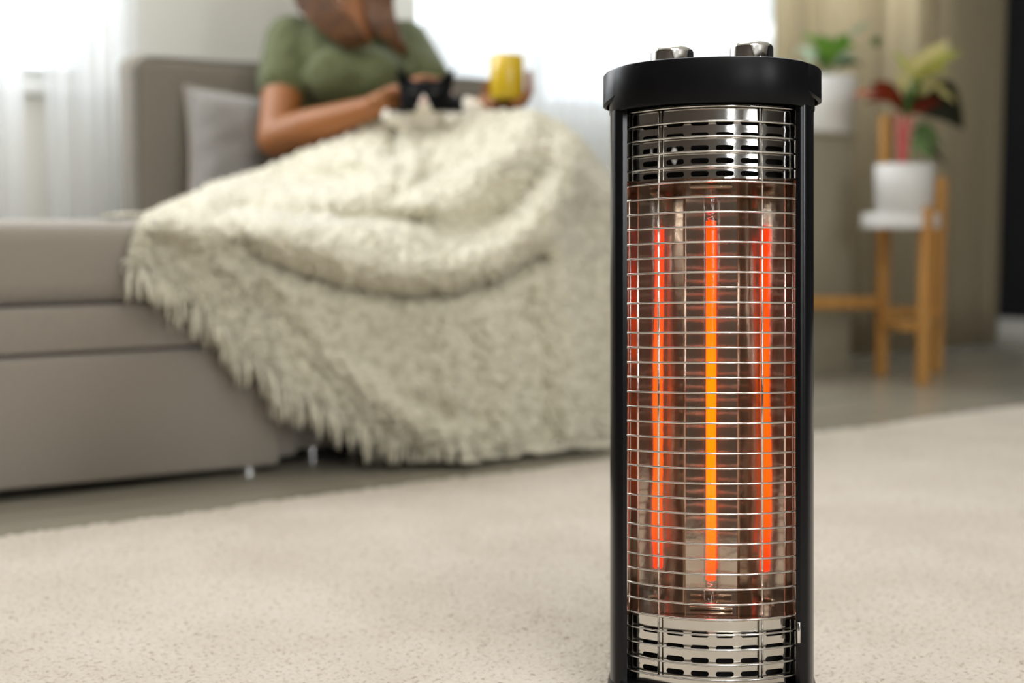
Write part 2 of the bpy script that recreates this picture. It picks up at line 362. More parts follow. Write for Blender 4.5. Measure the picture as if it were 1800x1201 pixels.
# back wall with two window openings
SILL, HEAD = 0.80, 2.25
W1 = (-0.35, Wv(205, 300, YB).x); W2 = (Wv(735, 300, YB).x, Wv(1440, 300, YB).x)
bm = bmesh.new()
xs = [XL-.1, W1[0], W1[1], W2[0], W2[1], XR+.1]
for i in (0, 2, 4): box(bm, xs[i], xs[i+1], YB, YB+.2, 0, ZC)
for a, b in (W1, W2): box(bm, a, b, YB, YB+.2, 0, SILL); box(bm, a, b, YB, YB+.2, HEAD, ZC)
struct('wall_back', bm, M['wall'])
for i, (a, b) in enumerate((W1, W2)):
    bm = bmesh.new(); t = 0.05
    box(bm, a, b, YB+.10, YB+.16, SILL, SILL+t); box(bm, a, b, YB+.10, YB+.16, HEAD-t, HEAD)
    box(bm, a, a+t, YB+.10, YB+.16, SILL+t, HEAD-t); box(bm, b-t, b, YB+.10, YB+.16, SILL+t, HEAD-t)
    mid = (a+b)/2 - (0.0 if i == 0 else 0.35); box(bm, mid-.03, mid+.03, YB+.10, YB+.16, SILL+t, HEAD-t)
    wf = struct('window_%d' % (i+1), bm, M['white'])
    bm = bmesh.new(); box(bm, a+t, b-t, YB+.125, YB+.131, SILL+t, HEAD-t); obj('pane', bm, M['pane'], wf, False)
    bm = bmesh.new(); box(bm, a-.03, b+.03, YB-.03, YB+.10, SILL-.03, SILL, 0.006); obj('window_sill', bm, M['white'], wf, False)
# side walls
bm = bmesh.new(); box(bm, XL-.1, XL, YF-.1, YB, 0, ZC); struct('wall_left', bm, M['wall_dark'])
bm = bmesh.new(); box(bm, XR, XR+.1, YF-.1, YB, 0, ZC); struct('wall_right', bm, M['navy'])
bm = bmesh.new(); box(bm, XL, XR, YF-.1, YF, 0, ZC); struct('wall_front', bm, M['wall_dark'])
bm = bmesh.new(); box(bm, XR-.016, XR, YF, YB-.016, 0, 0.078, 0.004); struct('baseboard_right', bm, M['white'])
bm = bmesh.new(); box(bm, XL, XR, YB-.016, YB, 0, 0.078, 0.004); struct('baseboard_back', bm, M['white'])
# rug
e0 = Wz(0, 941, 0.012); e1 = Wz(1800, 712, 0.012); ye = (e0.y+e1.y)/2
def rug():
    x0, x1, y0 = -1.0, 4.4, -2.4
    nx, ny = 720, 600
    X = np.linspace(0, 1, nx); Y = np.linspace(0, 1, ny)
    gx = x0 + (x1-x0)*X; gy = y0 + (ye-y0)*Y
    GX, GY = np.meshgrid(gx, gy)
    z = 0.012 + rng.normal(0, 1, GX.shape)*0.0012
    z = z + 0.0012*np.sin(GX*9+1.3*np.sin(GY*5))*np.sin(GY*11)
    wav = 0.006*np.sin(GX*7)+0.004*np.sin(GX*19+1)
    GY = GY + wav*Y[:, None]**6
    edge = np.minimum(np.minimum(X, 1-X)[None, :]*(x1-x0), np.minimum(Y, 1-Y)[:, None]*(ye-y0))
    z = np.where(edge < 0.006, 0.0005, z)
    P = np.stack([GX, GY, z], -1)
    o = grid_mesh('area_rug', P, M['rug'])
    tag(o, 'large beige short-pile rug covering the floor under the heater', 'rug')
rug()
# curtains
def curtain(name, p0, p1, ztop, zbot, amp, n_folds, m, seed, label, group=None, dens=None, cat='curtain', thick=0.0):
    p0 = Vector((p0[0], p0[1], 0)); p1 = Vector((p1[0], p1[1], 0)); L = (p1-p0).length; t = (p1-p0)/L; nrm = Vector((-t.y, t.x, 0))
    r = random.Random(seed); n = max(60, n_folds*12)
    ph = [r.uniform(0, 6.28) for _ in range(4)]
    P = np.zeros((14, n, 3))
    for j in range(14):
        z = zbot + (ztop-zbot)*j/13
        for i in range(n):
            s = i/(n-1); q = s + 0.25/n_folds*math.sin(2*math.pi*s*n_folds*0.37+ph[0]) + 0.12/n_folds*math.sin(2*math.pi*s*n_folds*0.83+ph[1])
            a = amp*(0.65+0.35*math.sin(s*n_folds*1.7+ph[2]))*(1.0+0.15*(1-j/13)*math.sin(s*9+ph[3]))
            off = a*math.sin(2*math.pi*q*n_folds)
            c = p0 + t*(s*L) + nrm*off
            P[j, i] = (c.x, c.y, z)
    o = grid_mesh(name, P, m)
    if thick:
        md = o.modifiers.new('thick', 'SOLIDIFY'); md.thickness = thick
    tag(o, label, cat, group)
    return o
YS = 3.41
curtain('sheer_curtain', (-0.6, YS), (Wv(48, 300, YS).x, YS), 2.45, 0.03, 0.022, 14, M['sheer'], 1, 'white sheer curtain at the far left edge, left of the bright gap', 'sheer curtains along the windows')
curtain('sheer_curtain', (Wv(82, 300, YS).x, YS), (Wv(245, 300, YS).x, YS), 2.45, 0.03, 0.018, 5, M['sheer'], 2, 'white sheer curtain between the bright gap and the left end of the sofa back', 'sheer curtains along the windows')
curtain('sheer_curtain', (Wv(745, 300, YS).x, YS), (Wv(857, 300, YS).x, YS), 2.45, 0.03, 0.012, 4, M['sheer'], 3, 'narrow white sheer curtain behind the woman and left of the yellow mug', 'sheer curtains along the windows')
curtain('sheer_curtain', (Wv(871, 300, YS).x, YS), (Wv(1400, 300, YS).x, YS), 2.45, 0.03, 0.026, 20, M['sheer'], 4, 'wide white sheer curtain behind the yellow mug and the top of the heater', 'sheer curtains along the windows')
YD = 3.12; dL = Wv(1366, 300, YD); dR = Wv(1757, 300, YD)
curtain('drape', (dL.x, dL.y), (dR.x, dR.y), 2.5, 0.015, 0.032, 11, M['drape'], 9, 'heavy taupe floor-length drape behind the plants beside the dark wall', thick=0.004)
# curtain rails (above the frame)
bm = bmesh.new(); tube(bm, [(-0.6, YS, 2.47), (4.2, YS, 2.47)], 0.012, 10); tag(obj('curtain_rail', bm, M['white']), 'white rail above the windows that carries the sheer curtains', 'curtain rail')

# ================================================================== SOFA
sofa = empty('sofa', (0.5, 2.8, 0)); so = sofa.location
tag(sofa, 'grey fabric corner sofa with a chaise and padded backrest', 'sofa')
def part(name, m, parent, f, smooth=True, auto=40):
    bm = bmesh.new(); f(bm)
    if parent is not None:
        pl = parent.matrix_basis.translation
        bmesh.ops.translate(bm, verts=bm.verts[:], vec=-pl)
    return obj(name, bm, m, parent, smooth, auto)
CX = 1.19
part('chaise_cushion', M['sofa'], sofa, lambda b: box(b, -0.30, CX, 2.35, 3.30, 0.322, 0.464, 0.040, 6))
part('chaise_rail', M['sofa'], sofa, lambda b: box(b, -0.295, CX-.004, 2.352, 3.30, 0.242, 0.319, 0.006))
def cbase(b):
    box(b, -0.30, CX+.002, 2.345, 3.30, 0.036, 0.236, 0.008)
    for v in b.verts:
        if v.co.z < 0.1 and v.co.y < 2.6: v.co.z -= 0.022*max(0, (v.co.x-0.6)/(CX-0.6))
part('chaise_base', M['sofa'], sofa, cbase)
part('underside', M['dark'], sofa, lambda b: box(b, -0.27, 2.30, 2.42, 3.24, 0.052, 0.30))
part('seat_cushion', M['sofa'], sofa, lambda b: box(b, CX+.004, 2.36, 2.42, 3.17, 0.305, 0.460, 0.035, 6))
part('seat_base', M['sofa'], sofa, lambda b: box(b, CX+.004, 2.36, 2.395, 3.24, 0.028, 0.30, 0.012))
part('side_trim', M['sofa'], sofa, lambda b: box(b, CX+.006, CX+.055, 2.372, 2.45, 0.022, 0.30, 0.012))
bk = part('backrest', M['sofaback'], sofa, lambda b: box(b, 1.245, 2.36, 3.155, 3.27, 0.10, 0.848, 0.034, 6))
def piping(b):
    y = 3.163; r = 0.045
    pts = [(1.252, y, 0.46), (1.252, y, 0.80)]
    for k in range(7): a = math.pi - k*math.pi/12; pts.append((1.252+r+r*math.cos(a), y, 0.80+(r-.006)*math.sin(a)))
    pts.append((2.35, y, 0.841))
    tube(b, pts, 0.005, 8)
o = part('piping', M['pillow'], bk, lambda b: (piping(b), bmesh.ops.translate(b, verts=b.verts[:], vec=-so)))
for px, py, z in ((434, 842, 0), (0, 0, 1), (548, 812, 2), (622, 806, 3)):
    p = Wz(px, py, 0.001) if z != 1 else Vector((-0.2, 2.42, 0))
    if z > 1: p = Wv(px, py, 2.46)
    if z == 0: p = Wv(436, 838, 2.385)
    part('leg', M['chrome'], sofa, lambda b: lathe(b, [(0.024, 0.0), (0.024, 0.006), (0.018, 0.008), (0.018, 0.058), (0.022, 0.070)], p.x, p.y, 20))
# pillow against the backrest
def pillow(name, c, w_, h_, th, rotz, tilt, label, roll=0):
    n = 26; bm = bmesh.new(); vs = {}
    for s in (1, -1):
        for i in range(n+1):
            for j in range(n+1):
                u = i/n*2-1; v = j/n*2-1
                pin = 1-0.10*(u*u*(1-v*v) + v*v*(1-u*u)) if True else 1
                prof = max(0, (1-u**4)*(1-v**4))**0.55
                edge = (i in (0, n) or j in (0, n))
                if s == -1 and edge: vs[(s, i, j)] = vs[(1, i, j)]; continue
                x = u*w_/2*(1-0.07*(v*v)*(1-u*u)*0 - 0.06*(1-v*v)*abs(u)); z = v*h_/2*(1-0.06*(1-u*u)*abs(v))
                y = s*th/2*prof + 0.006*noise.noise(Vector((u*3, v*3, s*2)))*prof
                vs[(s, i, j)] = bm.verts.new((x, y, z))
        for i in range(n):
            for j in range(n):
                bm.faces.new((vs[(s, i, j)], vs[(s, i+1, j)], vs[(s, i+1, j+1)], vs[(s, i, j+1)]))
    root = obj(name, bm, M['pillow'])
    bm = bmesh.new(); pts = []
    for k in range(4*n):
        if k < n: i, j = k, 0
        elif k < 2*n: i, j = n, k-n
        elif k < 3*n: i, j = 3*n-k, n
        else: i, j = 0, 4*n-k
        u = i/n*2-1; v = j/n*2-1
        pts.append((u*w_/2*(1-0.06*(1-v*v)*abs(u)), 0, v*h_/2*(1-0.06*(1-u*u)*abs(v))))
    tube(bm, pts, 0.005, 8, closed=True); obj('piping', bm, M['sofa'], root)
    root.location = c; root.rotation_euler = (tilt, roll, rotz)
    tag(root, label, 'cushion')
    return root
pc = Wv(458, 250, 3.07)
pillow('throw_pillow', (pc.x, pc.y, 0.607), 0.36, 0.31, 0.13, math.radians(-4), math.radians(-12), 'square grey throw pillow with piped edge leaning on the sofa back behind the woman', math.radians(4))

# ================================================================== BLANKET
def blanket():
    rows = [
     [(285,370,2.70),(262,379,2.55),(246,394,-2.345),(238,410,-2.325),(232,425,-2.32),(228,442,-2.32),(226,458,-2.32)],
     [(325,352,2.85),(312,376,2.62),(306,400,-2.33),(306,430,-2.315),(308,455,-2.31),(312,482,-2.31),(318,510,-2.31)],
     [(380,325,2.95),(375,362,2.72),(372,402,-2.315),(378,450,-2.30),(385,495,-2.30),(392,542,-2.30),(402,592,-2.30)],
     [(450,302,3.05),(440,352,2.82),(440,405,-2.30),(448,465,-2.28),(458,530,-2.29),(470,597,-2.29),(484,662,-2.29)],
     [(520,275,3.10),(505,332,2.90),(505,400,-2.30),(515,480,-2.27),(530,560,-2.28),(550,640,-2.28),(566,715,-2.28)],
     [(600,242,3.12),(590,318,2.94),(590,400,-2.30),(595,490,-2.26),(610,580,-2.26),(632,670,-2.25),(650,752,-2.25)],
     [(690,210,3.10),(680,300,2.95),(680,395,-2.30),(682,490,-2.25),(700,590,-2.25),(725,690,-2.22),(745,780,-2.22)],
     [(780,207,3.02),(775,295,2.90),(775,390,-2.29),(780,490,-2.24),(800,590,-2.22),(825,692,-2.20),(845,790,-2.20)],
     [(870,197,2.98),(865,285,2.84),(865,385,-2.28),(875,485,-2.22),(890,590,-2.20),(912,690,-2.20),(930,784,-2.20)],
     [(945,200,2.98),(945,280,2.82),(950,375,-2.22),(960,480,-2.20),(975,585,-2.20),(997,685,-2.20),(1012,775,-2.20)],
     [(1003,228,3.04),(1010,300,2.90),(1020,390,-2.26),(1030,485,-2.24),(1045,585,-2.23),(1062,682,-2.23),(1078,766,-2.23)],
     [(1038,272,3.12),(1060,345,3.02),(1075,420,-2.32),(1090,500,-2.30),(1105,590,-2.28),(1122,678,-2.28),(1138,760,-2.27)],
     [(1068,305,3.25),(1100,375,3.15),(1120,450,-2.42),(1135,520,-2.40),(1150,600,-2.38),(1168,680,-2.37),(1186,752,-2.36)]]
    K = np.zeros((len(rows), 7, 3))
    for i, r in enumerate(rows):
        for j, (px, py, d) in enumerate(r):
            if d < 0:
                rr = ray(px, py); d = -d/rr.y
            K[i, j] = (px, py, d)
    nu, nv = 460, 300
    G = catmull(K, nu); G = np.transpose(G, (1, 0, 2)); G = catmull(G, nv)        # nv x nu x (px,py,d)
    PX, PY, D = G[..., 0], G[..., 1], G[..., 2]
    ext = np.linspace(0, 1, nv)[:, None]*np.ones((1, nu)); su = np.linspace(0, 1, nu)[None, :]*np.ones((nv, 1))
    PX = PX + 3*np.sin(su*60)*ext; PY = PY + (5*np.sin(su*75+1)+4*np.sin(su*31))*ext**4
    def ridge(poly, amp, wd, asym=0):
        best = np.full(PX.shape, 1e9)
        for (ax, ay), (bx, by) in zip(poly, poly[1:]):
            dx, dy = bx-ax, by-ay; L2 = dx*dx+dy*dy
            t = np.clip(((PX-ax)*dx+(PY-ay)*dy)/L2, 0, 1)
            best = np.minimum(best, (PX-ax-t*dx)**2+(PY-ay-t*dy)**2)
        return amp*np.exp(-best/(2*wd*wd))
    off = np.zeros(PX.shape)
    off += ridge([(1012,240),(1000,330),(945,400),(870,448),(780,474),(700,474),(600,455),(520,420),(450,392),(370,372),(300,375)], 0.0725, 26)
    off -= ridge([(430,425),(500,474),(600,502),(700,520),(800,516),(880,492),(950,450)], 0.0551, 11)
    off += ridge([(330,340),(420,342),(520,350),(600,348),(670,326),(715,290)], 0.0580, 17)
    off -= ridge([(400,372),(480,376),(600,382),(700,390),(750,382)], 0.0580, 11)
    off += ridge([(560,290),(640,285),(700,300),(730,340),(745,372)], 0.0435, 14)
    off -= ridge([(700,225),(690,262),(705,300)], 0.0508, 10)
    off += ridge([(715,225),(722,262),(735,300)], 0.0290, 10)
    off += ridge([(935,215),(890,275),(830,330),(760,360)], 0.0319, 22)
    off -= ridge([(960,300),(900,370),(820,405),(740,400)], 0.0290, 16)
    off += ridge([(450,425),(520,520),(590,610),(700,720),(800,775)], 0.0319, 22)
    off -= ridge([(520,500),(600,600),(700,690),(800,740)], 0.0174, 14)
    off += ridge([(985,430),(1000,600),(1010,760)], 0.0319, 20)
    off -= ridge([(925,520),(945,640),(960,770)], 0.0203, 14)
    off += ridge([(860,560),(885,680),(895,770)], 0.0232, 18)
    off += ridge([(760,560),(790,660),(815,770)], 0.0145, 16)
    off += ridge([(290,385),(350,420),(430,500)], 0.0203, 16)
    D = D - off
    cosp, sinp = math.cos(PITCH), math.sin(PITCH)
    a = (PX-900)/FPX; b_ = (600.5-PY)/FPX
    P = np.zeros(PX.shape+(3,))
    for k in range(3): P[..., k] = CP[k] + D*(F[k] + a*R[k] + b_*U[k])
    # weave relief along the cloth normal
    gu = np.gradient(P, axis=1); gv = np.gradient(P, axis=0)
    N = np.cross(gu, gv); N /= np.linalg.norm(N, axis=-1, keepdims=True)+1e-9
    s = np.cumsum(np.linalg.norm(gu, axis=-1), axis=1); t = np.cumsum(np.linalg.norm(gv, axis=-1), axis=0)
    jit = rng.normal(0, 1, (nv//4+2, nu//4+2)); jit = np.kron(jit, np.ones((4, 4)))[:nv, :nu]
    for _ in range(2): jit = (jit+np.roll(jit, 1, 0)+np.roll(jit, -1, 0)+np.roll(jit, 1, 1)+np.roll(jit, -1, 1))/5
    wv = np.sin(2*np.pi*s/0.030+0.6*jit)*np.sin(2*np.pi*t/0.026+0.6*jit)
    h = 0.0046*wv + 0.0030*jit + rng.normal(0, 0.0008, jit.shape)
    P = P + N*h[..., None]*np.where(N[..., 1:2] < 0, 1, 1)
    P[..., 2] = np.maximum(P[..., 2], 0.012)
    root = grid_mesh('blanket', P, M['yarn'])
    md = root.modifiers.new('thick', 'SOLIDIFY'); md.thickness = 0.008; md.offset = 0
    tag(root, 'cream bouclé throw blanket with fringe draped over the woman\'s lap to the floor', 'blanket')
    # fringe
    bm = bmesh.new(); r = random.Random(3)
    def strand(p, dirv, L, rad):
        pts = []; q = Vector(p); v = Vector(dirv).normalized(); g = Vector((0, 0, -1))
        ww = Vector((r.uniform(-1, 1), r.uniform(-1, 1), 0))*0.35
        for k in range(6):
            pts.append(q.copy()); v = (v + g*0.35 + ww*math.sin(k*1.3)*0.7).normalized(); q = q + v*L/5
            if q.z < 0.016: q.z = 0.016+0.002*r.random(); v.z = 0
        tube(bm, pts, [rad, rad*1.1, rad, rad*.9, rad*.8, rad*.5], 5)
    hem = P[-1]; seg = np.linalg.norm(np.diff(hem, axis=0), axis=1); cs = np.concatenate([[0], np.cumsum(seg)]); n = 420
    for k in range(n):
        d = cs[-1]*(k+r.random())/n; i = min(int(np.searchsorted(cs, d)), nu-1)
        p = Vector(hem[i]); tdir = Vector(P[-1, i]-P[-6, i])
        tdir = tdir.normalized() + Vector((-0.25+r.uniform(-.4, .4), -0.15+r.uniform(-.3, .2), r.uniform(-.4, 0)))
        strand(p - Vector((0, 0.002, 0)), tdir, r.uniform(0.035, 0.075), r.uniform(0.0018, 0.0036))
    # short yarn loops standing off the cloth
    for k in range(1000):
        j = r.randrange(2, nv-1); i = r.randrange(0, nu-1); 
        if r.random() < 0.35: j = nv-1-int(abs(r.gauss(0, 22))) % (nv-1)
        p = Vector(P[j, i]); nn = Vector(N[j, i]); 
        if nn.dot(F) > 0: nn = -nn
        q = p + nn*r.uniform(0.004, 0.011) + Vector((r.uniform(-.01, .01), r.uniform(-.01, .01), r.uniform(-.012, .004)))
        q2 = q + Vector((r.uniform(-.012, .012), r.uniform(-.006, .006), r.uniform(-.014, .002)))
        if q2.z < .014: continue
        tube(bm, [p, q, q2], [0.0022, 0.002, 0.0012], 4)
    fr = obj('fringe', bm, M['yarn'], root); fr['kind'] = 'stuff'
    # corner tassel lying on the chaise
    bm = bmesh.new(); p = Vector(P[2, 0])
    for k in range(7):
        a0 = Wz(248, 386, 0.4695) if False else Vector(P[int(nv*.18), 0])
        e = a0 + Vector((-0.075+r.uniform(-.02, .01), -0.02+r.uniform(-.02, .02), 0)); a0.z = 0.474; e.z = 0.471
        tube(bm, [a0, a0.lerp(e, .5)+Vector((0, r.uniform(-.008, .008), 0.002)), e], [0.003, 0.003, 0.0018], 5)
    t_ = obj('corner_tassel', bm, M['yarn'], root)
    return P
BP = blanket()

# ================================================================== WOMAN
def person():
    w = empty('person', W(650, 300, 3.25)); w.location.z = 0.463; o0 = w.location.copy()
    tag(w, 'seated woman in olive green t-shirt holding a yellow mug and stroking a cat', 'person')
    SR, SL = W(512, 72, 3.34), W(712, 78, 3.42)
    ER, EL = W(484, 244, 3.20), W(792, 218, 3.22)
    WR, WL = W(648, 192, 3.09), W(862, 188, 3.09)
    hip = W(650, 285, 3.32); waist = W(640, 215, 3.36); chest = W(620, 120, 3.36); nb = W(622, 45, 3.36); nt_ = W(622, -25, 3.33)
    head = W(622, -105, 3.30)
    hr, hl = W(625, 292, 3.25), W(700, 292, 3.32); kr, kl = W(905, 272, 2.95), W(985, 296, 3.02)
    ar, al = W(935, 672, 2.97), W(1010, 655, 3.04)
    facing = (Vector((R.x, R.y, 0))*0.35 - Fh*0.94).normalized()
    side = Vector((0, 0, 1)).cross(facing).normalized()
    rot = Matrix((side, -facing, Vector((0, 0, 1)))).transposed()   # local x=side, y=back, z=up
    b = bmesh.new()
    ell(b, chest - Vector((0, 0, .02)), (0.15, 0.095, 0.14), rot); cone(b, W(630, 70, 3.31), nt_, 0.050, 0.046); ell(b, waist, (0.125, 0.09, 0.13), rot); ell(b, hip, (0.16, 0.11, 0.11), rot)
    cone(b, nb, nt_, 0.052, 0.048)
    limb(b, [nb + Vector((0, 0, -.03)), SR], [0.05, 0.045]); limb(b, [nb + Vector((0, 0, -.03)), SL], [0.05, 0.045])
    limb(b, [SR, SR.lerp(ER, .5), ER], [0.052, 0.049, 0.041]); limb(b, [SL, SL.lerp(EL, .5), EL], [0.052, 0.046, 0.038])
    limb(b, [ER, ER.lerp(WR, .35), WR], [0.042, 0.044, 0.027]); limb(b, [EL, EL.lerp(WL, .35), WL], [0.038, 0.040, 0.026])
    limb(b, [hr, kr, kr.lerp(ar, .35), ar], [0.08, 0.052, 0.05, 0.034]); limb(b, [hl, kl, kl.lerp(al, .35), al], [0.08, 0.052, 0.05, 0.034])
    for a_ in (ar, al): limb(b, [a_, Vector((a_.x, a_.y, 0.055))+facing*0.01, Vector((a_.x, a_.y, 0.042))+facing*0.085+side*0.05*0], [0.033, 0.034, 0.024])
    # head and face
    ell(b, head, (0.074, 0.09, 0.10), rot, 24); ell(b, head + facing*0.025 - Vector((0, 0, .055)), (0.055, 0.06, 0.06), rot, 20)
    cone(b, head + facing*0.088 + Vector((0, 0, .0)), head + facing*0.108 - Vector((0, 0, .035)), 0.008, 0.012)
    for s in (1, -1):
        ell(b, head + side*s*0.075 + Vector((0, 0, -.01)), (0.010, 0.022, 0.03), rot)
        ell(b, head + facing*0.078 + side*s*0.03 + Vector((0, 0, .016)), (0.02, 0.008, 0.007), rot)
    # right hand (stroking the cat): palm with fingers bent over the cat's neck
    pr = W(676, 178, 3.07); cone(b, WR, pr, 0.027, 0.026); ell(b, pr, (0.040, 0.030, 0.020), rot)
    ftips = [[(690,166,3.08),(712,150,3.09),(733,139,3.08),(748,137,3.05)], [(694,170,3.06),(716,156,3.08),(742,141,3.075),(762,139,3.05)],
             [(696,175,3.09),(722,160,3.10),(752,147,3.09),(772,144,3.065)], [(694,182,3.10),(722,170,3.11),(745,160,3.11),(758,156,3.10)]]
    for i, ch in enumerate(ftips): limb(b, [W(*c) for c in ch], [0.0105, 0.0095, 0.009, 0.008])
    limb(b, [W(*c) for c in ((664,182,3.06),(676,164,3.04),(692,156,3.03),(702,160,3.02))], [0.013, 0.011, 0.010, 0.0085])
    # left hand cupped round the mug
    pl_ = W(892, 186, 3.07); cone(b, WL, W(880, 189, 3.08), 0.026, 0.022); ell(b, pl_, (0.040, 0.032, 0.013), rot)
    for i, (dd, top) in enumerate(((3.10, 128), (3.075, 132), (3.05, 140), (3.025, 150))):
        limb(b, [W(*c) for c in ((905, 186, dd), (922, 178, dd-.005), (931, 160, dd-.012), (930, top, dd-.02))], [0.0115, 0.0105, 0.0095, 0.0085])
    limb(b, [W(*c) for c in ((872,186,3.09),(858,172,3.10),(855,156,3.09),(859,144,3.08))], [0.013, 0.011, 0.010, 0.0085])
    bmesh.ops.translate(b, verts=b.verts[:], vec=-o0)
    body = obj('body', b, M['skin'], w); remesh(body, 0.0042, 6)
    # t-shirt
    b = bmesh.new()
    ell(b, chest - Vector((0, 0, .02)), (0.168, 0.112, 0.150), rot); ell(b, waist, (0.150, 0.112, 0.15), rot); ell(b, hip + Vector((0, 0, .02)), (0.172, 0.122, 0.10), rot)
    ell(b, W(628, 138, 3.275), (0.125, 0.062, 0.078), rot)
    for px in (590, 664): ell(b, W(px, 142, 3.268), (0.068, 0.058, 0.070), rot)
    nn = nb - Vector((0, 0, .075)) - facing*0.02
    limb(b, [nn, SR, SR.lerp(ER, .44)], [0.062, 0.062, 0.064]); limb(b, [nn, SL, SL.lerp(EL, .5)], [0.062, 0.060, 0.060])
    # soft folds pulled across the front
    for y0, y1, x0, x1 in ((95, 120, 560, 700), (118, 152, 545, 690), (150, 170, 550, 680), (175, 182, 560, 690), (75, 165, 706, 742)):
        tube(b, [W(x0, y0, 3.26), W((x0+x1)/2, (y0+y1)/2+6, 3.235), W(x1, y1, 3.27)], [0.006, 0.011, 0.006], 8)
    bmesh.ops.translate(b, verts=b.verts[:], vec=-o0)
    tee = obj('t_shirt', b, M['tee'], w); remesh(tee, 0.006, 8)
    # collar rib
    b = bmesh.new(); pts = []
    for k in range(28):
        a = 2*math.pi*k/28; f_ = max(0, math.cos(a))
        pts.append(nb - o0 + side*math.sin(a)*0.068 + facing*math.cos(a)*0.070 + Vector((0, 0, -0.012-0.045*f_**2)))
    tube(b, pts, 0.005, 8, closed=True); obj('collar', b, M['tee'], w)
    # trousers
    b = bmesh.new()
    limb(b, [hr, kr, kr.lerp(ar, .35), ar], [0.088, 0.058, 0.055, 0.042]); limb(b, [hl, kl, kl.lerp(al, .35), al], [0.088, 0.058, 0.055, 0.042])
    ell(b, hip - Vector((0, 0, .02)), (0.175, 0.12, 0.095), rot)
    bmesh.ops.translate(b, verts=b.verts[:], vec=-o0)
    tr = obj('trousers', b, M['trousers'], w); remesh(tr, 0.008, 4)
    # hair
    b = bmesh.new(); r = random.Random(5)
    ell(b, head + Vector((0, 0, .012)) - facing*0.016, (0.084, 0.090, 0.104), rot, 24)
    bmesh.ops.translate(b, verts=b.verts[:], vec=-o0)
    def lock(pts, r0):
        P_ = catmull([tuple(p) for p in pts], 12)
        rr = [r0*(0.75+0.5*math.sin(math.pi*min(1, k/11*0.9+0.1))) for k in range(12)]; rr[-1] = r0*0.25; rr[-2] = r0*.6
        tube(b, [Vector(p)-o0 for p in P_], rr, 6, flat=0.6)
    crown = head + Vector((0, 0, .10))
    for k in range(90):   # hair on her right side, falling forward over the chest
        q = r.random(); j = lambda a=6: r.uniform(-a, a)
        lock([crown + side*r.uniform(-.01, .01), W(536+q*22+j(3), -105, 3.27), W(522+q*50+j(4), -30, 3.27), W(524+q*58+j(4), 6+j(5), 3.25), W(560+q*52+j(6), 42-8*q+j(6), 3.22), W(608+q*38+j(9), 80-6*q+j(9), 3.205)], r.uniform(0.005, 0.009))
    for k in range(90):   # her left side
        q = r.random(); j = lambda a=6: r.uniform(-a, a)
        lock([crown + side*r.uniform(-.01, .01), W(676+q*18+j(3), -100, 3.28), W(650+q*40+j(3), -35, 3.27), W(648+q*40+j(3), 15, 3.26), W(662+q*34+j(4), 50+j(4), 3.24), W(690+q*24+j(6), 80+14*q+j(8), 3.23)], r.uniform(0.005, 0.009))
    for k in range(60):   # back of the head
        a = r.uniform(-1, 1); 
        lock([crown, head - facing*0.10 + side*a*0.07, nb - facing*0.085 + side*a*0.09 + Vector((0, 0, .03)), nb - facing*0.10 + side*a*0.10 - Vector((0, 0, .10))], r.uniform(0.008, 0.012))
    obj('hair', b, M['hair'], w)
    # eyes, lips
    for s in (1, -1):
        b = bmesh.new(); ell(b, head + facing*0.083 + side*s*0.03 + Vector((0, 0, .002)) - o0, (0.012, 0.006, 0.006), rot); obj('eye', b, M['eye'], w)
    b = bmesh.new(); ell(b, head + facing*0.086 - Vector((0, 0, .062)) - o0, (0.022, 0.007, 0.007), rot); obj('lips', b, M['lip'], w)
person()
# mug
mc = W(891, 138, 3.045)
mug = empty('mug', (mc.x, mc.y, mc.z-0.0485)); tag(mug, 'glossy yellow mug held in the woman\'s hand above the blanket', 'mug')
b = bmesh.new()
lathe(b, [(0.010, 0.001), (0.030, 0.0), (0.0345, 0.004), (0.0370, 0.012), (0.0372, 0.05), (0.0372, 0.0965), (0.0355, 0.0975), (0.0340, 0.0960), (0.0335, 0.05), (0.0325, 0.012), (0.010, 0.008)], seg=48)
obj('cup', b, M['mug'], mug)
b = bmesh.new(); hd = (Fh*0.9+R*0.45).normalized()
tube(b, [hd*0.036+Vector((0, 0, .075)), hd*0.055+Vector((0, 0, .078)), hd*0.064+Vector((0, 0, .055)), hd*0.056+Vector((0, 0, .03)), hd*0.036+Vector((0, 0, .026))], 0.005, 10); obj('handle', b, M['mug'], mug)
b = bmesh.new(); lathe(b, [(0.0334, 0.080), (0.0334, 0.082)], seg=32); obj('tea', b, M['tea'], mug)
